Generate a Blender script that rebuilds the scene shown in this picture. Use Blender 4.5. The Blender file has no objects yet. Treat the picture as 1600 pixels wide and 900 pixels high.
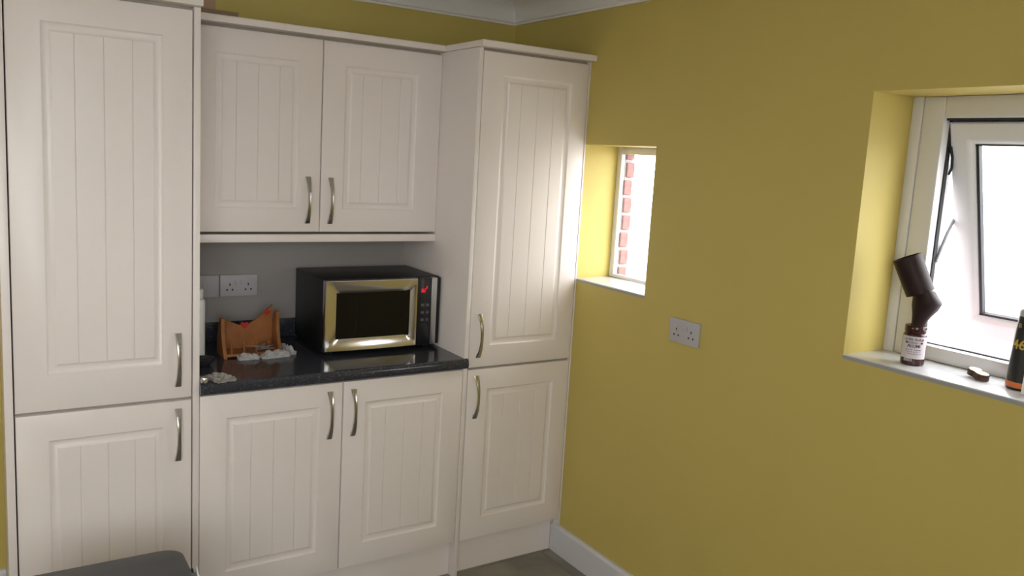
import bpy, bmesh, math, random
from mathutils import Vector, Matrix
random.seed(7)
S = bpy.context.scene
COL = S.collection

# ---------------------------------------------------------------- camera
YAW, PITCH, ROLL = 0.5702, -0.1401, 0.0570
FPX, PPX, PPY = 1283.07, -10.5, -22.6
cy_, sy_ = math.cos(YAW), math.sin(YAW)
cp_, sp_ = math.cos(PITCH), math.sin(PITCH)
Fw = Vector((sy_*cp_, cy_*cp_, sp_)); Rt = Vector((cy_, -sy_, 0)); Up = Rt.cross(Fw)
R2 = Rt*math.cos(ROLL) + Up*math.sin(ROLL); U2 = -Rt*math.sin(ROLL) + Up*math.cos(ROLL)
cam = bpy.data.cameras.new('camera'); co = bpy.data.objects.new('camera', cam); COL.objects.link(co)
m = Matrix((R2, U2, -Fw)).transposed().to_4x4(); m.translation = Vector((-2.0895, -2.7024, 1.6978))
co.matrix_world = m
cam.sensor_width = 36.0; cam.lens = FPX*36/1600
cam.shift_x = -PPX/1600; cam.shift_y = PPY/1600
cam.clip_start = 0.05
S.camera = co

# ---------------------------------------------------------------- light: one even overcast sky, coming in through the windows
w = bpy.data.worlds.new('overcast_sky'); S.world = w; w.use_nodes = True
bg = w.node_tree.nodes['Background']
bg.inputs['Color'].default_value = (0.97, 0.96, 1.0, 1); bg.inputs['Strength'].default_value = 10.5
S.view_settings.view_transform = 'Standard'; S.view_settings.look = 'None'
S.view_settings.exposure = 0.0; S.view_settings.gamma = 1.0
try: S.view_settings.use_curve_mapping = False
except Exception: pass

def portal(loc, rot, sx, sy):
    l = bpy.data.lights.new('sky_portal', 'AREA'); l.shape = 'RECTANGLE'; l.size = sx; l.size_y = sy
    l.cycles.is_portal = True
    o = bpy.data.objects.new('sky_portal', l); o.location = loc; o.rotation_euler = rot; COL.objects.link(o)
PI = math.pi
CEIL = 2.41
XL, YR = -3.70, -3.60          # left wall and rear wall (both behind or beside the camera)
YB = 0.588                     # back wall
# openings: added rear window, added left window, small window, large window
PAT = (-3.6, -1.75, 1.05, 2.37)   # x0,x1,z0,z1
LW = (-1.6, -0.9, 1.20, 2.00)  # y0,y1,z0,z1
SW = (-0.42, 0.024, 1.206, 1.769)
BW = (-2.45, -1.277, 1.182, 1.937)
portal(((PAT[0]+PAT[1])/2, YR-.1, (PAT[2]+PAT[3])/2), (PI/2, 0, 0), PAT[1]-PAT[0], PAT[3]-PAT[2])
portal((XL-.1, (LW[0]+LW[1])/2, (LW[2]+LW[3])/2), (PI/2, 0, -PI/2), LW[1]-LW[0], LW[3]-LW[2])
portal((.24, (SW[0]+SW[1])/2, (SW[2]+SW[3])/2), (PI/2, 0, PI/2), SW[1]-SW[0], SW[3]-SW[2])
portal((.46, (BW[0]+BW[1])/2, (BW[2]+BW[3])/2-.03), (PI/2, 0, PI/2), BW[1]-BW[0], BW[3]-BW[2]+.1)

# ---------------------------------------------------------------- materials
def mat(name, col, rough=.5, metal=0, noise=None, bump=None, spec=None, coat=0, emit=None):
    M = bpy.data.materials.new(name); M.use_nodes = True; nt = M.node_tree; n = nt.nodes; b = n['Principled BSDF']
    b.inputs['Base Color'].default_value = (*col, 1); b.inputs['Roughness'].default_value = rough
    b.inputs['Metallic'].default_value = metal
    if spec is not None: b.inputs['Specular IOR Level'].default_value = spec
    if coat: b.inputs['Coat Weight'].default_value = coat; b.inputs['Coat Roughness'].default_value = .08
    tc = n.new('ShaderNodeTexCoord')
    if noise:                                  # (scale, second colour, low, high)
        t = n.new('ShaderNodeTexNoise'); t.inputs['Scale'].default_value = noise[0]; t.inputs['Detail'].default_value = 4
        nt.links.new(tc.outputs['Object'], t.inputs['Vector'])
        r = n.new('ShaderNodeValToRGB'); r.color_ramp.elements[0].position = noise[2]; r.color_ramp.elements[1].position = noise[3]
        r.color_ramp.elements[0].color = (*col, 1); r.color_ramp.elements[1].color = (*noise[1], 1)
        nt.links.new(t.outputs['Fac'], r.inputs['Fac']); nt.links.new(r.outputs['Color'], b.inputs['Base Color'])
    if bump:                                   # (scale, strength, distance)
        t = n.new('ShaderNodeTexNoise'); t.inputs['Scale'].default_value = bump[0]; t.inputs['Detail'].default_value = 3
        nt.links.new(tc.outputs['Object'], t.inputs['Vector'])
        bp = n.new('ShaderNodeBump'); bp.inputs['Strength'].default_value = bump[1]; bp.inputs['Distance'].default_value = bump[2]
        nt.links.new(t.outputs['Fac'], bp.inputs['Height']); nt.links.new(bp.outputs['Normal'], b.inputs['Normal'])
    if emit: b.inputs['Emission Color'].default_value = (*emit[0], 1); b.inputs['Emission Strength'].default_value = emit[1]
    return M

YEL = (.60, .482, .142)
m_yellow = mat('yellow_emulsion', YEL, .55, noise=(3, (.58, .462, .134), .3, .7), bump=(120, .15, .001), spec=.35)
m_ceiling = mat('ceiling_white', (.86, .84, .82), .8)
m_coving = mat('coving_white', (.86, .84, .83), .7)
m_skirt = mat('skirting_gloss', (.70, .70, .745), .35)
m_cab = mat('ivory_vinyl', (.87, .795, .765), .33, noise=(5, (.86, .785, .755), .35, .65), spec=.5)
m_white = mat('white_plastic', (.80, .80, .80), .3)
m_upvc = mat('white_upvc', (.72, .71, .72), .28)
m_carc = mat('carcass_beige', (.42, .37, .32), .6)
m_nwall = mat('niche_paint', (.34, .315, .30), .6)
m_dark = mat('dark_gap', (.03, .025, .02), .7)
m_gasket = mat('rubber_gasket', (.012, .012, .016), .55)
m_chrome = mat('brushed_nickel', (.58, .56, .55), .22, 1)
m_steel = mat('polished_steel', (.78, .77, .82), .17, 1)
m_steel2 = mat('satin_steel', (.62, .62, .64), .32, 1)
m_black = mat('black_enamel', (.009, .0085, .0095), .42, spec=.5)
m_glassblk = mat('black_door_glass', (.006, .006, .006), .08, spec=.28)
m_ctrl = mat('black_control_gloss', (.012, .012, .015), .25)
m_button = mat('grey_button_print', (.10, .10, .11), .4)
m_red = mat('red_led', (.6, 0, 0), .4, emit=((1, .01, .03), 1.1))
m_bin = mat('charcoal_plastic', (.062, .064, .068), .45, bump=(300, .1, .0005))
m_binbody = mat('grey_bin_body', (.13, .13, .135), .4)
m_bag = mat('white_polythene', (.75, .74, .74), .35)
m_wood = mat('pine_varnish', (.33, .125, .035), .42, noise=(14, (.22, .08, .022), .35, .65))
m_heart = mat('red_paint', (.42, .02, .015), .4)
m_brown = mat('dark_brown_plastic', (.022, .009, .009), .5, spec=.25)
m_jar = mat('brown_jar', (.040, .010, .010), .2)
m_label = mat('label_paper', (.62, .56, .60), .6)
m_ink = mat('label_ink', (.05, .025, .04), .6)
m_bark = mat('bark', (.035, .016, .012), .75, noise=(90, (.09, .04, .025), .45, .6), bump=(120, .6, .002))
m_cut = mat('cut_wood', (.80, .50, .26), .5, noise=(60, (.85, .64, .48), .4, .6))
m_can = mat('black_can', (.014, .015, .017), .35)
m_gold = mat('gold_print', (.55, .36, .05), .4)
m_orange = mat('orange_print', (.62, .16, .04), .4)
m_greycap = mat('pale_grey_cap', (.50, .49, .49), .4)
m_paper = mat('crumpled_paper', (.42, .41, .41), .7)
m_paper2 = mat('grey_packet', (.30, .28, .25), .6)
m_brick = mat('red_brick', (.26, .12, .12), .85, noise=(40, (.32, .17, .16), .35, .65), bump=(150, .5, .002))
m_mortar = mat('mortar', (.36, .33, .33), .9)
m_plaster = mat('bare_plaster', (.50, .33, .22), .8)
m_board = mat('board_offcut', (.22, .15, .09), .7)
m_sill = mat('pale_grey_marble', (.70, .70, .71), .25, noise=(9, (.60, .60, .62), .35, .7))
m_silledge = mat('sill_edge_grey', (.34, .34, .36), .5)
m_grout = mat('grout', (.30, .28, .24), .85)
m_tile = mat('stone_tile', (.20, .185, .155), .40, noise=(3.2, (.31, .29, .24), .40, .62), bump=(60, .1, .001))
m_pave = mat('pale_paving', (.42, .42, .42), .9)
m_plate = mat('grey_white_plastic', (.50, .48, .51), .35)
m_stay = mat('dull_grey_metal', (.22, .22, .24), .5)
m_dglass = mat('dark_glazed', (.03, .03, .032), .12)

def worktop_mat():
    M = bpy.data.materials.new('dark_granite_laminate'); M.use_nodes = True; nt = M.node_tree; n = nt.nodes; b = n['Principled BSDF']
    b.inputs['Roughness'].default_value = .13
    tc = n.new('ShaderNodeTexCoord'); v = n.new('ShaderNodeTexVoronoi'); v.inputs['Scale'].default_value = 260
    nt.links.new(tc.outputs['Object'], v.inputs['Vector'])
    r = n.new('ShaderNodeValToRGB'); r.color_ramp.elements[0].position = 0; r.color_ramp.elements[0].color = (.030, .032, .042, 1)
    e = r.color_ramp.elements[1]; e.position = 1; e.color = (.050, .052, .064, 1)
    k = r.color_ramp.elements.new(.90); k.color = (.042, .044, .055, 1); k2 = r.color_ramp.elements.new(.94); k2.color = (.105, .105, .12, 1)
    s = n.new('ShaderNodeSeparateColor'); nt.links.new(v.outputs['Color'], s.inputs['Color'])
    nt.links.new(s.outputs[0], r.inputs['Fac']); nt.links.new(r.outputs['Color'], b.inputs['Base Color'])
    return M
m_work = worktop_mat()

def glass_mat():
    M = bpy.data.materials.new('window_glass'); M.use_nodes = True; nt = M.node_tree; n = nt.nodes; n.clear()
    out = n.new('ShaderNodeOutputMaterial'); mx = n.new('ShaderNodeMixShader'); t = n.new('ShaderNodeBsdfTransparent')
    g = n.new('ShaderNodeBsdfGlossy'); g.inputs['Roughness'].default_value = .02; f = n.new('ShaderNodeFresnel')
    ge = n.new('ShaderNodeNewGeometry'); mp = n.new('ShaderNodeMapRange')      # real index of refraction on both faces of the pane
    mp.inputs['To Min'].default_value = 1.45; mp.inputs['To Max'].default_value = 1/1.45
    nt.links.new(ge.outputs['Backfacing'], mp.inputs['Value']); nt.links.new(mp.outputs['Result'], f.inputs['IOR'])
    t.inputs['Color'].default_value = (.94, .96, .95, 1)
    nt.links.new(f.outputs[0], mx.inputs[0]); nt.links.new(t.outputs[0], mx.inputs[1]); nt.links.new(g.outputs[0], mx.inputs[2])
    nt.links.new(mx.outputs[0], out.inputs[0]); return M
m_glass = glass_mat()

# ---------------------------------------------------------------- mesh helpers
class MB:
    def __init__(s): s.b = bmesh.new()
    def box(s, x0, x1, y0, y1, z0, z1, bev=0, seg=2):
        vs = [s.b.verts.new((x, y, z)) for x in (x0, x1) for y in (y0, y1) for z in (z0, z1)]
        fs = [s.b.faces.new([vs[i] for i in q]) for q in ((0,1,3,2),(4,6,7,5),(0,4,5,1),(2,3,7,6),(0,2,6,4),(1,5,7,3))]
        if bev:
            es = list({e for f in fs for e in f.edges})
            bmesh.ops.bevel(s.b, geom=es, offset=bev, segments=seg, profile=.5, affect='EDGES')
        return s
    def loft(s, rings, cap=True, closed=True):
        R = [[s.b.verts.new(p) for p in r] for r in rings]; n = len(R[0])
        for a, c in zip(R, R[1:]):
            for i in range(n if closed else n-1):
                j = (i+1) % n; s.b.faces.new((a[i], a[j], c[j], c[i]))
        if cap: s.b.faces.new(R[0][::-1]); s.b.faces.new(R[-1])
        return s
    def lathe(s, cx, cy, prof, n=32):
        return s.loft([[(cx+r*math.cos(2*PI*i/n), cy+r*math.sin(2*PI*i/n), z) for i in range(n)] for r, z in prof])
    def tube(s, pts, r, n=8):
        pts = [Vector(p) for p in pts]; rings = []
        for i, p in enumerate(pts):
            d = (pts[min(i+1, len(pts)-1)]-pts[max(i-1, 0)]).normalized()
            a = d.orthogonal().normalized() if i == 0 else (a - d*a.dot(d)).normalized()
            c = d.cross(a); rr = r[i] if isinstance(r, (list, tuple)) else r
            rings.append([p+(a*math.cos(2*PI*k/n)+c*math.sin(2*PI*k/n))*rr for k in range(n)])
        return s.loft(rings)
    def prism(s, poly, axis, a, b):             # poly of 2-tuples in the plane across axis
        def P(u, v, t): return {'x': (t, u, v), 'y': (u, t, v), 'z': (u, v, t)}[axis]
        return s.loft([[P(u, v, a) for u, v in poly], [P(u, v, b) for u, v in poly]])
    def build(s, name, material, parent=None, smooth=False, mats=None):
        bmesh.ops.recalc_face_normals(s.b, faces=s.b.faces)
        me = bpy.data.meshes.new(name); s.b.to_mesh(me); s.b.free()
        if material: me.materials.append(material)
        for q in mats or (): me.materials.append(q)
        if smooth:
            for p in me.polygons: p.use_smooth = True
            try: me.set_sharp_from_angle(angle=math.radians(40))
            except Exception: pass
        o = bpy.data.objects.new(name, me); COL.objects.link(o); o.parent = parent
        return o

def tag(o, label=None, cat=None, group=None, kind=None):
    for k, v in (('label', label), ('category', cat), ('group', group), ('kind', kind)):
        if v: o[k] = v
    return o
def thing(name, label, cat, loc=(0, 0, 0), group=None, kind=None):
    o = bpy.data.objects.new(name, None); COL.objects.link(o); o.location = loc; o.empty_display_size = .05
    return tag(o, label, cat, group, kind)
def box(name, m, parent, *a, bev=0, seg=2, smooth=False): return MB().box(*a, bev=bev, seg=seg).build(name, m, parent, smooth or bev > 0)
def text_part(s, name, m, parent, size, fn, extr=.0002, bold=0):
    c = bpy.data.curves.new(name, 'FONT'); c.body = s; c.size = size; c.extrude = extr; c.align_x = 'CENTER'; c.offset = bold
    t = bpy.data.objects.new(name, c); COL.objects.link(t); bpy.context.view_layer.update()
    me = bpy.data.meshes.new_from_object(t.evaluated_get(bpy.context.evaluated_depsgraph_get()))
    bpy.data.objects.remove(t)
    for v in me.vertices: v.co = fn(v.co.x, v.co.y, v.co.z)
    me.materials.clear(); me.materials.append(m)
    o = bpy.data.objects.new(name, me); COL.objects.link(o); o.parent = parent; return o

# ---------------------------------------------------------------- the setting
def wall_boxes(mb, axis, t0, t1, a0, a1, openings, z1=CEIL+.15, z0=-.1):
    # wall across `axis` from t0 to t1 thick, running a0..a1, with openings (u0,u1,zz0,zz1)
    def put(u0, u1, c0, c1):
        if u1-u0 < 1e-4 or c1-c0 < 1e-4: return
        if axis == 'x': mb.box(t0, t1, u0, u1, c0, c1)
        else: mb.box(u0, u1, t0, t1, c0, c1)
    cur = a0
    for (u0, u1, c0, c1) in sorted(openings):
        put(cur, u0, z0, z1); put(u0, u1, z0, c0); put(u0, u1, c1, z1); cur = u1
    put(cur, a1, z0, z1)
TH = .262
mb = MB(); wall_boxes(mb, 'x', 0, .21, YR-.3, YB+.3, [SW, BW])
wr = tag(mb.build('wall_right', m_yellow), kind='structure')
mb = MB(); wall_boxes(mb, 'x', .21, TH, YR-.3, YB+.3, [(SW[0]+.0, -.012+.10, SW[2]-.02, SW[3]-.02), (BW[0]+.03, BW[1]-.03, BW[2], BW[3]-.03)])
mb.build('outer_leaf', m_brick, wr)
# brick jamb seen through the small window, one brick per course
b0 = None
for k in range(8):
    z = 1.196+k*.0745; off = .004*math.sin(k*2.3)
    if b0 is None:
        b0 = MB().box(0, .047, 0, .10, 0, .0635, bev=.004, seg=1).build('brick', m_brick, wr); o = b0
    else:
        o = b0.copy(); COL.objects.link(o); o.parent = wr
    o.location = (.2125+off, -.012, z)
box('mortar_bed', m_mortar, wr, .2115, .250, -.006, .088, SW[2]-.02, SW[3]-.02)

wb = tag(box('wall_back', m_yellow, None, XL-.3, 0, YB, YB+.3, -.1, CEIL+.15), kind='structure')
mb = MB(); wall_boxes(mb, 'x', XL-.28, XL, YR-.3, YB, [LW]); wl = tag(mb.build('wall_left', m_yellow), kind='structure')
mb = MB(); wall_boxes(mb, 'y', YR-.28, YR, XL, 0, [PAT]); tag(mb.build('wall_rear', m_yellow), kind='structure')
tag(box('ceiling', m_ceiling, None, XL, 0, YR, YB, CEIL, CEIL+.15), kind='structure')
fl = tag(box('floor', m_grout, None, XL, 0, YR, YB, -.12, -.004), kind='structure')
tag(box('ground_outside', m_pave, None, -30, 30, -30, 30, -.35, -.25), kind='structure')
# floor tiles
TX, TY = .60, .30; nx0 = None
x = -.365-TX*6; t0 = None; row = 0; y = -3.57
while y < YB-.01:
    xx = -.365 - TX*6 + (TX/2 if row % 2 else 0) - .0
    while xx < -.01:
        a, b = max(xx, XL+.002), min(xx+TX, -.002)
        if b-a > .03:
            if t0 is not None and abs(b-a-TX) < 1e-6 and y+TY < YB:
                o = t0.copy(); COL.objects.link(o); o.parent = fl; o.location = (a, y, 0)
            else:
                o = MB().box(.0015, b-a-.0015, .0015, min(TY, YB-y)-.0015, -.006, 0, bev=.0012, seg=1).build('tile', m_tile, fl)
                o.location = (a, y, 0)
                if abs(b-a-TX) < 1e-6 and y+TY < YB and t0 is None: t0 = o
        xx += TX
    y += TY; row += 1

# coving: concave profile with a small step at each foot
def cove_profile():
    P = [(0, 0), (0, -.112), (.008, -.112), (.008, -.104), (.014, -.100)]
    for i in range(1, 9):
        a = i/9*PI/2; P.append((.014+.080*(1-math.cos(a)), -.100+.086*math.sin(a)))
    P += [(.098, -.014), (.104, -.008), (.112, -.008), (.112, 0)]
    return P
cp = cove_profile()
def coving(name, p0, p1, inward, mit=True):
    p0, p1, n = Vector(p0), Vector(p1), Vector(inward); d = (p1-p0).normalized(); mb = MB(); rings = []
    for p, s in ((p0, 1), (p1, -1)):
        rings.append([p + n*u + d*u*s + Vector((0, 0, v)) for u, v in cp])
    o = mb.loft(rings).build(name, m_coving, None, True); return tag(o, kind='structure')
coving('trim_1', (XL, YB, CEIL), (0, YB, CEIL), (0, -1, 0))
coving('trim_2', (0, YB, CEIL), (0, YR, CEIL), (-1, 0, 0))
coving('trim_3', (XL, YR, CEIL), (XL, YB, CEIL), (1, 0, 0))
coving('trim_4', (0, YR, CEIL), (XL, YR, CEIL), (0, 1, 0))
def skirting(name, axis, wallpos, s, a0, a1):
    prof = [(0, 0), (.018, 0), (.018, .112), (.013, .122), (.010, .124), (0, .124)]
    mb = MB()
    if axis == 'x': mb.prism([(wallpos+s*u, v) for u, v in prof], 'y', a0, a1)
    else: mb.prism([(wallpos+s*u, v) for u, v in prof], 'x', a0, a1)
    return tag(mb.build(name, m_skirt), kind='structure')
skirting('baseboard_right', 'x', 0, -1, YR, .0425)
skirting('baseboard_left', 'x', XL, 1, YR+.02, YB-.02)
skirting('baseboard_back', 'y', YB, -1, XL, -2.056)
skirting('baseboard_rear', 'y', YR, 1, XL+.02, -1.425)

# ---------------------------------------------------------------- windows
# window_1: small fixed light beside the tall cabinet
w1 = thing('window_1', None, None, (.19, -.2, 1.2), kind='structure')
def wpart(name, m, par, b, bev=.003, org=(0, 0, 0)):
    x0, x1, y0, y1, z0, z1 = b
    return box(name, m, par, x0-org[0], x1-org[0], y0-org[1], y1-org[1], z0-org[2], z1-org[2], bev=bev)
O1 = (.19, -.2, 1.2)
y0, y1, z0, z1 = SW
mb = MB()
for bb in ((.190, .214, y1-.028, y1, z0+.01, z1), (.190, .214, y0, y0+.03, z0+.01, z1), (.190, .214, y0+.030, y1-.028, z1-.030, z1), (.190, .214, y0+.030, y1-.028, z0+.0095, z0+.024)):
    mb.box(bb[0]-O1[0], bb[1]-O1[0], bb[2]-O1[1], bb[3]-O1[1], bb[4]-O1[2], bb[5]-O1[2], bev=.003)
mb.build('window_frame', m_upvc, w1, True)
wpart('glass_pane', m_glass, w1, (.200, .206, y0+.02, y1-.02, z0+.02, z1-.02), 0, O1)
wpart('window_sill', m_sill, w1, (.0005, .199, y0, y1, z0-.001, z0+.009), .002, O1)
wpart('sill_edge', m_silledge, w1, (-.0015, .0005, y0, y1, z0-.002, z0+.005), 0, O1)

# window_2: big casement with a top-hung sash propped open
O2 = (.19, -1.8, 1.182)
w2 = thing('window_2', None, None, O2, kind='structure')
y0, y1, z0, z1 = BW
FR = .019                                     # height of sill board above opening foot
def frame_ring(mb, ya, yb, za, zb, wd, x0, x1, bev=.004, org=O2, wt=None, wb_=None):
    wt = wt or wd; wb_ = wb_ or wd
    for bb in ((x0, x1, yb-wd, yb, za, zb), (x0, x1, ya, ya+wd, za, zb), (x0, x1, ya+wd, yb-wd, zb-wt, zb), (x0, x1, ya+wd, yb-wd, za, za+wb_)):
        mb.box(bb[0]-org[0], bb[1]-org[0], bb[2]-org[1], bb[3]-org[1], bb[4]-org[2], bb[5]-org[2], bev=bev)
mb = MB(); mb.box(0, .06, y1-.032-O2[1], y1-O2[1], .008, z1-O2[2], bev=.002); mb.build('cover_trim', m_upvc, w2, True)
mb = MB(); frame_ring(mb, y0, y1-.0335, z0+.009, z1, .064, .192, .258, wt=.060, wb_=.042)
mb.box(.002, .068, -1.99-O2[1], -1.93-O2[1], .03, z1-z0-.05, bev=.004)          # mullion
mb.build('window_frame', m_upvc, w2, True)
ya, yb = -1.93, y1-.0335-.064; za, zb = z0+.051, z1-.060                        # daylight opening of the sash half
mb = MB()
for bb in ((.222, .236, yb-.004, yb+.001, za, zb), (.222, .236, ya-.001, ya+.004, za, zb), (.205, .236, ya, yb, zb-.006, zb+.001), (.222, .236, ya, yb, za-.001, za+.003)):
    mb.box(bb[0]-O2[0], bb[1]-O2[0], bb[2]-O2[1], bb[3]-O2[1], bb[4]-O2[2], bb[5]-O2[2])
mb.build('gasket', m_gasket, w2)
# sash, hinged along its top, tilted outwards by 16.5 degrees
TILT = math.radians(16.5)
sash = bpy.data.objects.new('opening_sash', None); COL.objects.link(sash)
W = yb-ya-.006; Hh = zb-za-.004
def sash_mesh():
    # moulded ring: nested rectangles in the sash plane (u along y, v down), w inwards(-x)/outwards
    prof = [(0, .056), (0, .004), (.004, 0), (.044, 0), (.052, .004), (.060, .012), (.064, .016), (.064, .040), (.060, .056)]
    mb = MB(); rings = []
    for d, xx in prof:
        rings.append([(xx, -d, -d), (xx, -W+d, -d), (xx, -W+d, -Hh+d), (xx, -d, -Hh+d)])
    rings.append(rings[0])
    R = [[mb.b.verts.new(p) for p in r] for r in rings[:-1]]; R.append(R[0])
    for a, c in zip(R, R[1:]):
        for i in range(4): j = (i+1) % 4; mb.b.faces.new((a[i], a[j], c[j], c[i]))
    return mb
so = sash_mesh().build('opening_sash_frame', m_upvc, None, True)
bpy.data.objects.remove(sash)
so.name = 'opening_sash'; so.parent = w2
so.location = (.214-O2[0], yb-.003-O2[1], zb-.012-O2[2]); so.rotation_euler = (0, -TILT, 0)
mb = MB()
for (a, b, c, d) in ((-.066, -.0735, -.064, -Hh+.064), (-W+.0735, -W+.064, -.064, -Hh+.064)): mb.box(.014, .030, b, a, d, c)
mb.box(.014, .030, -W+.064, -.064, -Hh+.064, -Hh+.0705); mb.box(.014, .030, -W+.064, -.064, -.068, -.064)
mb.build('glazing_gasket', m_gasket, so)
MB().box(.024, .030, -W+.06, -.06, -Hh+.06, -.06).build('glass_pane', m_glass, so)
# fixed light on the far half
wpart('fixed_glass', m_glass, w2, (.225, .231, y0+.05, -1.98, z0+.045, z1-.055), 0, O2)
# friction stay: channel on the frame, arm to the sash
mb = MB(); yy = yb-.006
mb.tube([(.232-O2[0], yy-O2[1], 1.47-O2[2]), (.270-O2[0], yy-O2[1], 1.55-O2[2]), (.303-O2[0], yy-O2[1], 1.600-O2[2])], .005, 6)
mb.tube([(.303-O2[0], yy-O2[1], 1.600-O2[2]), (.287-O2[0], yy-O2[1], 1.66-O2[2]), (.262-O2[0], yy-O2[1], 1.75-O2[2])], .005, 6)
mb.build('friction_stay', m_stay, w2, True)
mb = MB(); mb.tube([(.232-O2[0], yy-O2[1], 1.80-O2[2]), (.240-O2[0], yy-.004-O2[1], 1.77-O2[2]), (.244-O2[0], yy-.004-O2[1], 1.74-O2[2]), (.240-O2[0], yy-O2[1], 1.72-O2[2])], .004, 6)
mb.build('stay_hook', m_gasket, w2, True)
wpart('window_sill', m_sill, w2, (.0005, .199, y0, y1, z0-.002, z0+.009), .002, O2)
wpart('sill_edge', m_silledge, w2, (-.0015, .0005, y0, y1, z0-.004, z0+.006), 0, O2)

# added_window_3 on the left wall, added_window_4 in the rear wall: both unseen, added to light the room
def simple_glazed(name, axis, t, a0, a1, z0, z1, mull, org):
    o = thing(name, None, None, org, kind='structure'); mb = MB(); gl = MB()
    def put(B, u0, u1, c0, c1, t0, t1, bev):
        if axis == 'x': B.box(t0-org[0], t1-org[0], u0-org[1], u1-org[1], c0-org[2], c1-org[2], bev=bev)
        else: B.box(u0-org[0], u1-org[0], t0-org[1], t1-org[1], c0-org[2], c1-org[2], bev=bev)
    for (u0, u1, c0, c1) in [(a0, a0+.07, z0, z1), (a1-.07, a1, z0, z1), (a0+.07, a1-.07, z0, z0+.07), (a0+.07, a1-.07, z1-.07, z1)] + [(q-.04, q+.04, z0+.07, z1-.07) for q in mull]:
        put(mb, u0, u1, c0, c1, t-.03, t+.03, .004)
    mb.build('frame', m_upvc, o, True); put(gl, a0+.06, a1-.06, z0+.06, z1-.06, t-.004, t+.004, 0); gl.build('glass_pane', m_glass, o); return o
simple_glazed('added_window_3', 'x', XL-.10, LW[0], LW[1], LW[2], LW[3], [(LW[0]+LW[1])/2], (XL-.10, -1.25, 1.2))
simple_glazed('added_window_4', 'y', YR-.10, PAT[0], PAT[1], PAT[2], PAT[3], [(PAT[0]+PAT[1])/2], (-2.5, YR-.10, .9))

# added_door: unseen white door in the rear wall, added for the microwave to reflect
d1 = thing('added_door', None, None, (-.95, YR, 0), kind='structure')
mb = MB(); mb.box(-.40, .40, .004, .040, .005, 2.03, bev=.003); mb.build('door_leaf', m_white, d1, True)
for px in (-.19, .19):
    for pz0, pz1 in ((.20, .90), (1.02, 1.86)): box('door_panel', m_white, d1, px-.14, px+.14, .0402, .0475, pz0, pz1, bev=.004)
mb = MB(); mb.box(-.47, -.402, .002, .055, 0, 2.10, bev=.003); mb.box(.402, .47, .002, .055, 0, 2.10, bev=.003); mb.box(-.402, .402, .002, .055, 2.034, 2.10, bev=.003)
mb.build('architrave', m_skirt, d1, True)

# ---------------------------------------------------------------- cabinet building
YW = .2903
def cab_door(parent, name, x0, x1, z0, z1, yf, org, hx, hz0, hz1, mt=.083, mbm=.086, ml=.085, mr=.085, label=None):
    """routed tongue-and-groove door: frame with a cove groove, four boards, a bow handle. yf = front plane"""
    G = .0018; x0 += G; x1 -= G; z0 += G; z1 -= G
    Wd, Hd = x1-x0, z1-z0; T = .020
    mb = MB(); rings = []
    def ring(i, yy, extra=None):
        if i <= .02: a = b = c = d = i
        else:
            e = i-.083; a, b, c, d = ml+e, mr+e, mbm+e, mt+e
        return [(a, yy, c), (Wd-b, yy, c), (Wd-b, yy, Hd-d), (a, yy, Hd-d)]
    prof = [(0, T), (0, .004), (.0012, .0012), (.004, 0), (.083, 0)]
    n = 12; gw = .028; dp = .0062
    prof += [(.083+.0015, .0018)]
    for i in range(1, n):
        u = i/n; prof.append((.083+.0015+(gw-.0015)*u, .0018*(1-u)+dp*math.sin(PI*u)**.8*(1-.12*u)))
    prof += [(.083+gw, .0008), (.083+gw, .004)]
    R = [[mb.b.verts.new(p) for p in ring(i, yy)] for i, yy in prof]
    for a, c in zip(R, R[1:]):
        for i in range(4): j = (i+1) % 4; mb.b.faces.new((a[i], a[j], c[j], c[i]))
    mb.b.faces.new(R[-1]); mb.b.faces.new(R[0][::-1])
    d = mb.build(name, m_cab, parent, True); d.location = (x0-org[0], yf-org[1], z0-org[2])
    if label: d['label'] = label
    # boards
    i0 = .083+gw; xa = ml+gw; xb = Wd-mr-gw; za = mbm+gw; zb = Hd-mt-gw
    inner = xb-xa; st = .0805; cx = (xa+xb)/2
    if inner < .27: st = .077
    cuts = [xa, cx-st, cx, cx+st, xb]
    for q in range(4):
        a, b = cuts[q], cuts[q+1]; v = .0019
        la = 0 if q == 0 else v; lb = 0 if q == 3 else v
        poly = [(a+(.0002 if q else 0), .004), (a+(.0002 if q else 0), .0008+v*bool(la)), (a+la+.0002, .0008), (b-lb-.0002, .0008), (b-(.0002 if q < 3 else 0), .0008+v*bool(lb)), (b-(.0002 if q < 3 else 0), .004)]
        # drop exact duplicates
        pp = []
        for p in poly:
            if not pp or (abs(p[0]-pp[-1][0])+abs(p[1]-pp[-1][1])) > 1e-6: pp.append(p)
        MB().prism([(x, y) for x, y in pp], 'z', za, zb).build('panel_board', m_cab, d)
    h = bow_handle(hz1-hz0); h.parent = d; h.location = (hx-x0, 0, (hz0+hz1)/2-z0)
    return d
HM = {}
def bow_handle(L):
    if 'h' in HM:
        o = HM['h'].copy(); COL.objects.link(o); return o
    mb = MB(); rings = []; n = 24
    for i in range(n+1):
        t = -1+2*i/n; z = t*L/2
        wd = .0062+.0048*abs(t)**1.7
        bow = -(.004+.024*(1-abs(t)**2.3)); th = .0030
        rings.append([(-wd, bow+.0012, z), (-wd*.75, bow-th*.8, z), (0, bow-th*1.15, z), (wd*.75, bow-th*.8, z), (wd, bow+.0012, z), (wd*.6, bow+th, z), (-wd*.6, bow+th, z)])
    mb.loft(rings)
    for s in (-1, 1): mb.box(-.008, .008, -.007, 0, s*(L/2-.008)-.007, s*(L/2-.008)+.007, bev=.001)
    o = mb.build('handle', m_chrome, None, True); HM['h'] = o; return o

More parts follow.
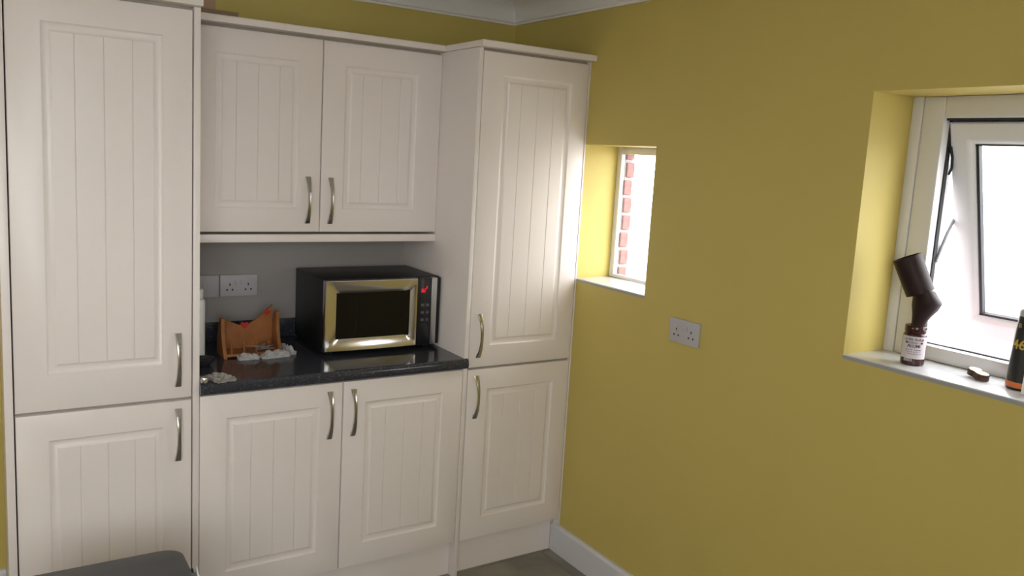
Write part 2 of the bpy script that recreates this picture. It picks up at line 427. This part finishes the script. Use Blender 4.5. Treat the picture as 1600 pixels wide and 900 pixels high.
def cornice(parent, org, pts, zt=2.122, zb=2.0985, depth=.035):
    """pts: plan polyline of the front edge; body extends to the left of travel by depth"""
    prof = [(0, 0), (0, .020), (.003, .0235), (depth+.02, .0235), (depth+.02, 0)]
    P = [Vector((x, y, 0)) for x, y in pts]; rings = []
    for i, p in enumerate(P):
        d1 = (P[i]-P[i-1]).normalized() if i else None; d2 = (P[i+1]-P[i]).normalized() if i < len(P)-1 else None
        n1 = Vector((-d1.y, d1.x, 0)) if d1 else None; n2 = Vector((-d2.y, d2.x, 0)) if d2 else None
        if n1 and n2: mt_ = (n1+n2).normalized(); k = 1/max(.3, mt_.dot(n1)); n = mt_*k
        else: n = n1 or n2
        rings.append([(p.x+n.x*u-org[0], p.y+n.y*u-org[1], zb+v-org[2]) for u, v in prof])
    return MB().loft(rings).build('cornice', m_cab, parent, False)

xL, x1, x1p, xm, x2, x2p, xR = -2.0302, -1.5341, -1.5123, -1.0168, -.5244, -.5046, -.0087
ZT, ZG, ZB = 2.0890, .8700, .1537
# ---- left tall cabinet
org = ((xL+x1)/2, .3, 0)
t = thing('tall_cabinet', 'tall ivory larder cabinet at the left of the photo with the grey bin before it', 'cabinet', org)
O = lambda *b: (b[0]-org[0], b[1]-org[0], b[2]-org[1], b[3]-org[1], b[4]-org[2], b[5]-org[2])
box('carcass', m_carc, t, *O(xL+.001, x1-.001, .022, YB-.002, .150, 2.0982))
box('end_panel', m_cab, t, *O(-2.0545, xL-.0022, 0, YB-.002, 0, 2.0975), bev=.0008)
box('end_panel', m_cab, t, *O(x1+.0022, x1p, 0, YB-.002, 0, 2.0975), bev=.0008)
box('plinth', m_cab, t, *O(xL, x1, .0431, .0611, .001, .150))
cab_door(t, 'upper_door', xL, x1, ZG+.002, ZT, 0, org, -1.578, .913, 1.088, mbm=.113)
cab_door(t, 'lower_door', xL, x1, ZB, ZG-.004, 0, org, -1.578, .665, .839)
cornice(t, org, [(-2.0545-.033, .56), (-2.0545-.033, -.034), (x1p, -.034)][1:])
# ---- wall cabinet
org = (xm, .44, 1.34)
t = thing('wall_cabinet', 'double-door ivory wall cabinet hanging above the microwave', 'cabinet', org)
box('carcass', m_carc, t, *O(x1p+.001, x2-.001, YW+.022, YB-.002, 1.378, 2.0982))
cab_door(t, 'door', x1p, xm, 1.3777, ZT, YW, org, -1.066, 1.411, 1.587, ml=.108, mr=.084, mt=.085)
cab_door(t, 'door', xm, x2+.0018, 1.3777, ZT, YW, org, -.978, 1.411, 1.585, ml=.086, mr=.105)
box('pelmet', m_cab, t, *O(x1p+.001, x2-.001, YW-.004, YW+.016, 1.342, 1.3705), bev=.001)
cornice(t, org, [(x1p+.001, YW-.034), (x2-.0065, YW-.034)])
# ---- base cabinet
org = (xm, .3, 0)
t = thing('base_cabinet', 'double-door ivory base cabinet under the dark worktop', 'cabinet', org)
box('carcass', m_carc, t, *O(x1p+.001, x2-.001, .022, YB-.002, .150, .8755))
box('plinth', m_cab, t, *O(x1p+.001, x2-.001, .0431, .0611, .001, .150))
cab_door(t, 'door', x1p, xm, ZB, .872, 0, org, -1.0665, .666, .841)
cab_door(t, 'door', xm, x2, ZB, .872, 0, org, -.9775, .666, .841)
# ---- right tall cabinet
org = ((x2p+xR)/2, .3, 0)
t = thing('tall_cabinet', 'tall ivory larder cabinet in the corner beside the small window', 'cabinet', org)
box('carcass', m_carc, t, *O(x2p+.001, xR-.001, .022, YB-.002, .150, 2.0982))
box('end_panel', m_cab, t, *O(x2+.0005, x2p-.0022, 0, YB-.002, 0, 2.0975), bev=.0008)
MB().box(*O(xR+.0015, -.0005, .001, .020, .1255, 2.0975)).box(*O(-.0195, -.0005, .021, .0611, .1245, .1495)).build('filler_strip', m_cab, t)
box('plinth', m_cab, t, *O(x2p-.002, -.0195, .0431, .0611, .001, .150))
cab_door(t, 'upper_door', x2p, xR, ZG+.002, ZT, 0, org, -.4635, .914, 1.089, ml=.091, mr=.080)
cab_door(t, 'lower_door', x2p, xR, ZB, ZG-.004, 0, org, -.465, .667, .841, ml=.091, mr=.080)
cornice(t, org, [(-.0008, -.034), (x2-.034+.030, -.034), (x2-.034+.030, YW-.034)][::-1] if False else [(x2-.006, YW-.034), (x2-.006, -.034), (-.0008, -.034)])

# ---- worktop with rounded front edge
zt, zb = .9150, .8762; r = (zt-zb)/2
def nose(yf):
    P = []
    for i in range(9):
        a = PI/2+PI*i/8; P.append((yf+r*.62+r*.62*math.cos(a), (zt+zb)/2+r*math.sin(a)))
    return P
poly = nose(-.022) + [(-.0004, zb), (-.0004, zt)]
poly2 = [(0.0, zt), (0.0, zb), (YB-.001, zb), (YB-.001, zt)]
mb = MB(); mb.prism(poly, 'x', x1p+.0005, -.5135); mb.prism(poly2, 'x', x1p+.0005, x2-.0002)
tag(mb.build('worktop', m_work, None, True), 'dark speckled granite-effect worktop between the two tall cabinets', 'worktop')
tag(box('worktop_upstand', m_work, None, x1p+.0005, x2-.0002, YB-.016, YB-.001, .9155, .991, bev=.002), 'dark speckled upstand strip along the wall behind the worktop', 'upstand')
# grey stretch of wall inside the niche
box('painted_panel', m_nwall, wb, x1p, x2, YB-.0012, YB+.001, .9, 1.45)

# ---------------------------------------------------------------- sockets
def socket(name, label, kind, M4, group=None):
    """face in local x (width) / z (height), front towards local -y"""
    o = thing(name, label, 'socket' if kind == 'socket' else 'switch'); o.matrix_world = M4
    if group: o['group'] = group
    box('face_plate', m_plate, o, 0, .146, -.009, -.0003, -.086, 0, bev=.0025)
    if kind == 'socket':
        for cx in (.037, .109):
            mb = MB()
            mb.box(cx-.0022, cx+.0022, -.0094, -.0085, -.043, -.033)
            mb.box(cx-.0135, cx-.0075, -.0094, -.0085, -.062, -.0555); mb.box(cx+.0075, cx+.0135, -.0094, -.0085, -.062, -.0555)
            mb.build('pin_holes', m_dark, o)
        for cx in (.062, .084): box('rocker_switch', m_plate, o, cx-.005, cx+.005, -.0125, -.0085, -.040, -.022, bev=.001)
    else:
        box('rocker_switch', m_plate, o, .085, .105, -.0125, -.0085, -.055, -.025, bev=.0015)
        box('pilot_lamp', m_dark, o, .060, .072, -.0096, -.0085, -.030, -.022)
        box('flex_outlet', m_dark, o, .061, .069, -.0093, -.0085, -.064, -.055)
    return o
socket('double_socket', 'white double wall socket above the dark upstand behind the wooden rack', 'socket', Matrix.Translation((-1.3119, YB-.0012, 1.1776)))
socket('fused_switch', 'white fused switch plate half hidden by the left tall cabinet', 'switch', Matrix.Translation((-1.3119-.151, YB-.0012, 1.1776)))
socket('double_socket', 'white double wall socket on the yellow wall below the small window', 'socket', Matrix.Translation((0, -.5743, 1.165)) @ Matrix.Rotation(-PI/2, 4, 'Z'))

# ---------------------------------------------------------------- microwave
org = (-.775, .37, .915)
mw = thing('microwave', 'black microwave oven with polished steel door frame standing on the worktop', 'microwave', org)
mx0, mx1, mz0, mz1 = -1.020, -.529, .928, 1.2055
box('body', m_black, mw, *O(mx0, mx1, .225, .545, mz0, mz1), bev=.003)
for fx in (mx0+.04, mx1-.04):
    for fy in (.26, .51): box('foot', m_gasket, mw, *O(fx-.012, fx+.012, fy-.012, fy+.012, .9151, .9285))
def bowed_ring(xo0, xo1, zo0, zo1, xi0, xi1, zi0, zi1, yo, yi, bow):
    """door surround: subdivided along its width so the front bows outwards and its inner edges curve"""
    mb = MB(); n = 16
    def yb_(x): u = (x-xo0)/(xo1-xo0)*2-1; return -bow*(1-u*u)
    def loop(x0, x1, z0, z1, y, cu=0):
        L = []
        for i in range(n): t = i/n; L.append((x0+(x1-x0)*t, z0))
        for i in range(n): t = i/n; L.append((x1+cu*math.sin(PI*t), z0+(z1-z0)*t))
        for i in range(n): t = i/n; L.append((x1+(x0-x1)*t, z1))
        for i in range(n): t = i/n; L.append((x0, z1+(z0-z1)*t))
        return [(x-org[0], y+yb_(x)-org[1], z-org[2]) for x, z in L]
    mx = lambda a, b, t: a+(b-a)*t
    rings = [loop(xo0, xo1, zo0, zo1, .224)]
    rings.append(loop(xo0, xo1, zo0, zo1, yo+.004)); rings.append(loop(xo0+.003, xo1-.002, zo0+.003, zo1-.003, yo))
    for t in (.30, .62, .9): rings.append(loop(mx(xo0, xi0, t), mx(xo1, xi1, t), mx(zo0, zi0, t), mx(zo1, zi1, t), mx(yo, yi, t**2.0), 0))
    rings.append(loop(xi0, xi1, zi0, zi1, yi, 0)); rings.append(loop(xi0, xi1, zi0, zi1, yi+.006, 0))
    mb.loft(rings, cap=False); return mb
door = bowed_ring(-1.0195, -.636, .930, 1.2035, -.972, -.668, .977, 1.155, .2000, .2110, .006).build('door', m_steel, mw, True); door['label'] = 'polished steel door surround'
box('door_window', m_glassblk, door, *O(-.975, -.665, .208, .2115, .974, 1.158))
# curved reflection on the dark window, modelled as a thin tube
mb = MB(); mb.tube([(-.900+.012*math.sin(PI*i/10)-org[0], .2075-org[1], .985+.16*i/10-org[2]) for i in range(11)], .0012, 6); mb.build('reflection_line', m_ctrl, door, True)
cpn = box('control_panel', m_ctrl, mw, *O(-.6345, -.5745, .203, .225, .930, 1.2035), bev=.002); cpn['label'] = 'glossy black control panel'
sp = box('trim_strip', m_steel2, mw, *O(-.5742, -.5500, .199, .225, .930, 1.2035), bev=.003); sp['label'] = 'silver upright strip'
box('side_bezel', m_black, mw, *O(-.5497, mx1, .212, .225, .930, 1.2035), bev=.002)
# red clock digits, seven-segment, with a smaller raised pair of dots
SEG = {'8': 'abcdefg', '2': 'abged', '0': 'abcdef', '1': 'bc'}
def digit(mb, ch, x, z, wd, hg):
    t = .0012; y0_, y1_ = .2021, .2031
    for s in SEG[ch]:
        b = {'a': (x, x+wd, z+hg-t, z+hg), 'g': (x, x+wd, z+hg/2-t/2, z+hg/2+t/2), 'd': (x, x+wd, z, z+t), 'f': (x, x+t, z+hg/2, z+hg), 'b': (x+wd-t, x+wd, z+hg/2, z+hg), 'e': (x, x+t, z, z+hg/2), 'c': (x+wd-t, x+wd, z, z+hg/2)}[s]
        mb.box(*O(b[0], b[1], y0_, y1_, b[2], b[3]))
mb = MB(); digit(mb, '8', -.6180, 1.146, .008, .014); digit(mb, '2', -.6070, 1.146, .007, .014); digit(mb, '2', -.5975, 1.160, .005, .010)
mb.build('clock_digits', m_red, cpn)
for r_ in range(3):
    for c_ in range(2):
        xx = -.6185+c_*.022; zz = 1.088-r_*.030
        box('button', m_button, cpn, *O(xx, xx+.013, .2018, .2032, zz, zz+.011), bev=.0005)
mb = MB(); mb.tube([(-.606+.016*math.cos(a)-org[0], .2026-org[1], 1.000+.016*math.sin(a)-org[2]) for a in [(-.2+.45*i) for i in range(6)]], .0009, 6); mb.build('dial_mark', m_button, cpn, True)

# ---------------------------------------------------------------- things on the worktop
# wooden rack: two shaped end plates and a scalloped back, painted hearts
org = (-1.28, .35, .915)
rk = thing('wooden_rack', 'small varnished wooden rack with painted red hearts left of the microwave', 'rack', org)
def end_plate(xc, hgt, label=None):
    P = [(.275, .916)]
    for i in range(11):
        t = i/10; P.append((.275+.030*math.sin(t*PI)-.012*t+.06*t*t, .916+hgt*t))
    for i in range(1, 8):
        t = i/8; P.append((.323+.05*t, .916+hgt-.004*math.sin(t*PI)*-2-.05*t*t))
    P += [(.385, .975), (.385, .916)]
    return MB().prism([(a-org[1], b-org[2]) for a, b in P], 'x', xc-.006-org[0], xc+.006-org[0]).build('end_plate', m_wood, rk)
end_plate(-1.362, .140); end_plate(-1.160, .158)
def back_poly():
    P = [(-1.355, .93)]
    for i in range(25):
        t = i/24; x = -1.355+.189*t
        P.append((x, 1.040-.018*math.sin(t*PI*1.1)+.045*max(0, (t-.45)/.55)**1.3+.010*math.cos(t*PI*2)*(1-t)))
    P.append((-1.166, .93)); return P
MB().prism([(a-org[0], b-org[2]) for a, b in back_poly()], 'y', .372-org[1], .383-org[1]).build('back_board', m_wood, rk)
box('base_board', m_wood, rk, *O(-1.355, -1.166, .285, .371, .920, .930), bev=.001)
def heart(cx, cz, s, y):
    P = []
    for i in range(28):
        a = 2*PI*i/28; P.append((cx+s*16*math.sin(a)**3/16-org[0], cz+s*(13*math.cos(a)-5*math.cos(2*a)-2*math.cos(3*a)-math.cos(4*a))/16-org[2]))
    return MB().prism(P, 'y', y-org[1], y+.001-org[1]).build('painted_heart', m_heart, rk)
heart(-1.270, 1.018, .016, .3712); heart(-1.187, 1.062, .013, .3712)
for k in range(4):
    xx = -1.335+k*.045; mb = MB(); mb.lathe(xx-org[0], .300-org[1], [(.004, .015), (.0045, .03), (.003, .042), (.005, .048), (.003, .054), (.001, .056)], 12); mb.build('peg', m_wood, rk, True)

def crumple(name, label, cat, c, sx, sy, h, m, seed, n=9, group=None):
    rnd = random.Random(seed); mb = MB(); V = []
    H = [[rnd.random() for _ in range(n+1)] for _ in range(n+1)]
    for i in range(n+1):
        for j in range(n+1):
            u, v = i/n, j/n; e = min(u, 1-u, v, 1-v)
            x = (u-.5)*sx*(1+.25*(H[j][i]-.5)); y = (v-.5)*sy*(1+.25*(H[i][j]-.5))
            z = .0008+h*(.15+.85*H[i][j])*(.35+.65*min(1, e*5)) + h*.25*math.sin(u*6+seed)**2
            V.append((x, y, z))
    top = [mb.b.verts.new(p) for p in V]; bot = [mb.b.verts.new((p[0]*.97, p[1]*.97, max(.0002, p[2]-.0015) if 0 else .0002)) for p in V]
    ix = lambda i, j: i*(n+1)+j
    for i in range(n):
        for j in range(n):
            mb.b.faces.new((top[ix(i, j)], top[ix(i+1, j)], top[ix(i+1, j+1)], top[ix(i, j+1)]))
            mb.b.faces.new((bot[ix(i, j)], bot[ix(i, j+1)], bot[ix(i+1, j+1)], bot[ix(i+1, j)]))
    for k in range(n):
        for a, b in (((k, 0), (k+1, 0)), ((k+1, n), (k, n)), ((0, k+1), (0, k)), ((n, k), (n, k+1))):
            mb.b.faces.new((top[ix(*b)], top[ix(*a)], bot[ix(*a)], bot[ix(*b)]))
    o = mb.build(name, m); o.location = c; return tag(o, label, cat, group)
o = crumple('crumpled_paper', 'crumpled white paper strip in front of the wooden rack, nearer the microwave', 'paper', (-1.185, .262, .9152), .105, .045, .022, m_paper, 3); o.rotation_euler.z = .12
o = crumple('crumpled_paper', 'crumpled white paper strip in front of the wooden rack, farther from the microwave', 'paper', (-1.285, .262, .9152), .070, .040, .020, m_paper, 5); o.rotation_euler.z = -.05
o = crumple('twisted_wrapper', 'pale twisted wrapper beside the right foot of the wooden rack', 'wrapper', (-1.128, .315, .9152), .030, .10, .030, m_paper, 8); o.rotation_euler.z = .25
o = crumple('folded_packet', 'small grey-beige folded packet near the worktop front edge at left', 'packet', (-1.440, .022, .9152), .068, .085, .020, m_paper2, 11); o.rotation_euler.z = .3
# small dark keys and fob lying between papers and rack
org = (-1.24, .295, .915)
ks = thing('key_bunch', 'bunch of dark metal keys lying behind the crumpled paper strips', 'keys', (-1.24, .268, .9475))
mb = MB(); mb.tube([(.014*math.cos(a), .010*math.sin(a), .002) for a in [2*PI*i/16 for i in range(17)]], .0012, 6); mb.build('key_ring', m_stay, ks, True)
for k, a in enumerate((-.5, .3, 1.0, 2.7)):
    mb = MB(); mb.lathe(0, 0, [(.009, 0), (.009, .002)], 14); mb.box(.007, .040, -.003, .003, 0, .002)
    mb.box(.026, .030, -.006, -.003, 0, .002); mb.box(.034, .038, -.005, -.003, 0, .002)
    o = mb.build('key', m_stay, ks); o.location = (.014*math.cos(a), .010*math.sin(a), .003+.0022*k); o.rotation_euler = (0, -.05, a)
# white flask, mostly hidden behind the end panel of the left tall cabinet
kt = thing('flask', 'white upright flask mostly hidden behind the left tall cabinet panel', 'flask', (-1.4700, .300, .9151))
MB().lathe(0, 0, [(.036, 0), (.0395, .004), (.0395, .215), (.034, .226)], 40).build('body', m_white, kt, True)
MB().lathe(0, 0, [(.031, .2262), (.033, .230), (.033, .258), (.030, .262)], 32).build('cap', m_white, kt, True)
# two low dark glazed dishes with bright rims
def dish(label, c, r_, h):
    o = MB().lathe(0, 0, [(r_*.6, .0004), (r_*.95, h*.5), (r_, h), (r_*.92, h), (r_*.8, h*.55), (.002, h*.3)], 36).build('dish', m_dglass, None, True)
    o.location = c; return tag(o, label, 'dish')
dish('low dark glazed dish at the foot of the white flask', (-1.452, .222, .9151), .036, .028)
kb = MB().lathe(0, 0, [(.004, .0003), (.011, .002), (.0135, .010), (.011, .019), (.005, .022)], 24).build('steel_knob', m_steel, None, True)
kb.location = (-1.5115+.0145, -.004, .9151); tag(kb, 'small shiny steel knob by the cabinet panel at the worktop front', 'knob')

# ---------------------------------------------------------------- on the big sill
SZ = BW[2]+.0095
org = (.095, -1.428, SZ)
jr = thing('jar', 'brown jar with a white printed label on the big window sill', 'jar', org); jr.scale = (.945,)*3
MB().lathe(0, 0, [(.030, .0003), (.0325, .003), (.0325, .086), (.030, .092), (.026, .096), (.026, .100)], 40).build('jar_body', m_jar, jr, True)
lid = MB().lathe(0, 0, [(.0290, .0965), (.0300, .098), (.0300, .114), (.0285, .1165)], 40).build('cap', m_jar, jr, True)
R_ = .0330
A0 = math.atan2(-2.70+1.428, -2.0895-.095)     # the label faces into the room
def wrap(z):
    def f(x, y, zz): a = A0+x/R_; return Vector(((R_+.0003+zz)*math.cos(a), (R_+.0003+zz)*math.sin(a), z+y))
    return f
mb = MB(); rings = []
def ringseg(r_, z): return [(r_*math.cos(A0+(-1.25+2.5*i/24)), r_*math.sin(A0+(-1.25+2.5*i/24)), z) for i in range(25)]
mb.loft([ringseg(R_, .0205), ringseg(R_, .0865)], cap=False, closed=False)
mb.loft([ringseg(R_, .0206), ringseg(.0326, .0205)], cap=False, closed=False)
lb = mb.build('paper_label', m_label, jr, True)
text_part('ALUMI', 'label_lettering', m_ink, lb, .0125, wrap(.0545), bold=.0003)
# rows of small illegible print as fine bars
rnd = random.Random(4)
mb = MB()
for z, hgt, x0_, x1_, gap, wbar in ((.074, .008, -.026, .026, .0034, .0016), (.0655, .006, -.017, .017, .0032, .0013), (.046, .0022, -.022, .022, .0028, .0016), (.040, .0020, -.022, .020, .0026, .0015), (.034, .0020, -.020, .022, .0027, .0015)):
    xx = x0_
    while xx < x1_:
        if rnd.random() > .15:
            a, b = A0+xx/R_, A0+(xx+wbar)/R_; r1, r2 = R_+.0002, R_+.0006
            mb.loft([[(r*math.cos(t_), r*math.sin(t_), zz) for r, t_ in ((r1, a), (r2, a), (r2, b), (r1, b))] for zz in (z, z+hgt*rnd.uniform(.7, 1))])
        xx += gap
mb.build('small_print', m_ink, lb)
for sx in (-.021, .021):
    mb = MB(); c = A0+sx/R_; pts = []
    mb.loft([[( (R_+q)*math.cos(c+.10*math.cos(t_)), (R_+q)*math.sin(c+.10*math.cos(t_)), .068+.0034*math.sin(t_)) for t_ in [2*PI*i/12 for i in range(12)]] for q in (.0002, .0007)]); mb.build('label_dot', m_ink, lb)
mb = MB()
for k in range(7):
    xx = -.003-.0036*k; a, b = A0+xx/R_, A0+(xx+.0016)/R_
    mb.loft([[(r*math.cos(t_), r*math.sin(t_), zz) for r, t_ in ((.0326, a), (.0332, a), (.0332, b), (.0326, b))] for zz in (.012, .0215)])
mb.build('base_print', m_label, jr)
# the brown bent tube stands on the jar's cap; its own plane is turned to face the room (local x across, z up)
nz = thing('brown_elbow_tube', 'dark brown bent plastic tube standing upright on the jar cap', 'tube', (org[0], org[1], SZ+.1102))
nz.rotation_euler = (0, 0, math.radians(-59.7))
def ov(cx, cz, ax, az, r_, n=28):                # ring centred (x,z) whose in-plane radius points along (ax,az)
    return [(cx+ax*r_*math.cos(t_), r_*math.sin(t_), cz+az*r_*math.cos(t_)) for t_ in [2*PI*i/n for i in range(n)]]
def tilt(a): return math.cos(a), -math.sin(a)
neck = []
for cx, cz, a, r_ in ((.004, .0002, 0, .0195), (.005, .004, 0, .0185), (.0065, .018, .05, .0205), (.010, .032, .10, .0255), (.0150, .050, .12, .0335), (.0185, .064, .0, .0372), (.0185, .078, -.20, .0375), (.0130, .096, -.40, .0365), (.006, .110, -.43, .0345)):
    c_, s_ = math.cos(a), -math.sin(a); neck.append(ov(cx, cz, c_, s_*-1 if a < 0 else s_, r_))
MB().loft(neck).build('neck', m_brown, nz, True)
dx, dz = -.420, .9075
bar = []
for s_, rr_ in ((0, .030), (0, .0372), (.060, .0376), (.104, .0380), (.1055, .0375), (.1055, .0350), (.075, .0345), (.0745, .001)):
    bar.append(ov(-.001+dx*s_, .0905+dz*s_, dz, -dx, rr_))
MB().loft(bar).build('barrel', m_brown, nz, True)

# slice of branch: figure-of-eight outline, bark edge, pale top
P = []
for i in range(40):
    a = 2*PI*i/40; rr = .0095+.0190*math.cos(a)**2+.0012*math.sin(3*a+.5)
    P.append((rr*1.15*math.cos(a), rr*1.25*math.sin(a)))
sl = MB().prism(P, 'z', .0003, .0155).build('branch_slice', m_bark)
cutp = MB().prism([(a*.93, b*.90) for a, b in P], 'z', .0155, .0168).build('cut_face', m_cut, sl); cutp['label'] = 'pale cut wood face'
sl.location = (.112, -1.600, SZ+.0045); sl.rotation_euler = (0, .12, math.radians(-118))
tag(sl, 'small figure-eight slice of branch with dark bark on the big sill', 'wood slice')

# black can at the frame's right edge and a pale item leaning before it
org = (.122, -1.705, SZ)
cn = thing('bottle', 'black tapered bottle with gold lettering at the right end of the big sill', 'bottle', org)
MB().lathe(0, 0, [(.034, .0003), (.0355, .003), (.0350, .020), (.0335, .080), (.0300, .150), (.0270, .180), (.0265, .186)], 40).build('body', m_can, cn, True)
MB().lathe(0, 0, [(.0262, .1862), (.0262, .198), (.022, .204), (.003, .206)], 40).build('cap', m_greycap, cn, True)
MB().lathe(0, 0, [(.0362, .006), (.0360, .020)], 40).build('orange_band', m_orange, cn, True)
Ac = math.atan2(-2.70+1.705, -2.0895-.122)
def wrapc(z, r_, da): return lambda x, y, zz: Vector(((r_+zz)*math.cos(Ac+da+x/r_), (r_+zz)*math.sin(Ac+da+x/r_), z+y))
text_part('46', 'gold_lettering', m_gold, cn, .034, wrapc(.105, .0340, -.55), extr=.0006, bold=.0005)
text_part('B', 'gold_lettering', m_gold, cn, .016, wrapc(.158, .0305, -.75), extr=.0006)
gc = thing('grey_scraper', 'pale grey plastic piece standing against the black bottle, cut by the frame', 'scraper', (.072, -1.752, SZ))
MB().prism([(-.020, .0), (.022, .0), (.020, .055), (.006, .090), (-.001, .07), (-.02, .06)], 'x', -.004, .004).build('foot', m_white, gc)
MB().prism([(.010, .092), (.024, .092), (.028, .19), (-.020, .19), (-.02, .07), (.0, .072)], 'x', -.0035, .0035).build('blade', m_greycap, gc)

# ---------------------------------------------------------------- bin, on the floor in front of the left cabinet
org = (-1.864, -.655, 0)
bn = thing('pedal_bin', 'charcoal grey kitchen bin with rounded lid before the left tall cabinet', 'bin', org)
def rr(hw, hd, rad, z, n=7):
    L = []
    for cx, cy, a0 in ((hw-rad, hd-rad, 0), (-hw+rad, hd-rad, PI/2), (-hw+rad, -hd+rad, PI), (hw-rad, -hd+rad, 1.5*PI)):
        for i in range(n): a = a0+PI/2*i/(n-1); L.append((cx+rad*math.cos(a), cy+rad*math.sin(a), z))
    return L
MB().loft([rr(.160, .150, .05, .0005), rr(.165, .155, .05, .01), rr(.195, .188, .06, .545), rr(.195, .188, .06, .552)]).build('bin_body', m_binbody, bn, True)
MB().loft([rr(.2055, .1935, .05, .5525), rr(.2085, .1965, .05, .556), rr(.2085, .1965, .05, .578), rr(.204, .192, .048, .591), rr(.190, .178, .045, .5985), rr(.12, .115, .04, .603), rr(.04, .04, .02, .605)]).build('lid', m_bin, bn, True)
mb = MB(); mb.box(-.05, .05, .195, .215, .535, .572, bev=.004); mb.build('hinge', m_bin, bn, True)
mb = MB(); mb.tube([(.2085, .075, .577), (.2145, .075, .577)], .006, 12); mb.build('catch', m_gasket, bn, True)
mb = MB(); mb.loft([[(.197, .0, .53), (.200, .0, .53), (.200, .10, .53), (.197, .10, .53)], [(.210, .01, .55), (.214, .01, .55), (.214, .09, .55), (.210, .09, .55)], [(.216, .030, .578), (.222, .030, .578), (.222, .064, .578), (.216, .064, .578)], [(.216, .045, .600), (.2175, .045, .600), (.2175, .050, .600), (.216, .050, .600)]])
ob = mb.build('bin_liner', m_bag, bn, True); ob['label'] = 'white plastic liner tip'

# ---------------------------------------------------------------- bits on top of the wall cabinet
tag(box('board_offcut', m_board, None, -1.500, -1.3325, .265, .34, 2.1224, 2.137, bev=.001), 'brown board offcut lying on the wall cabinet cornice at its left end', 'board')
box('bare_plaster_patch', m_plaster, wb, -1.46, -1.335, YB-.0008, YB+.001, 2.10, 2.29)
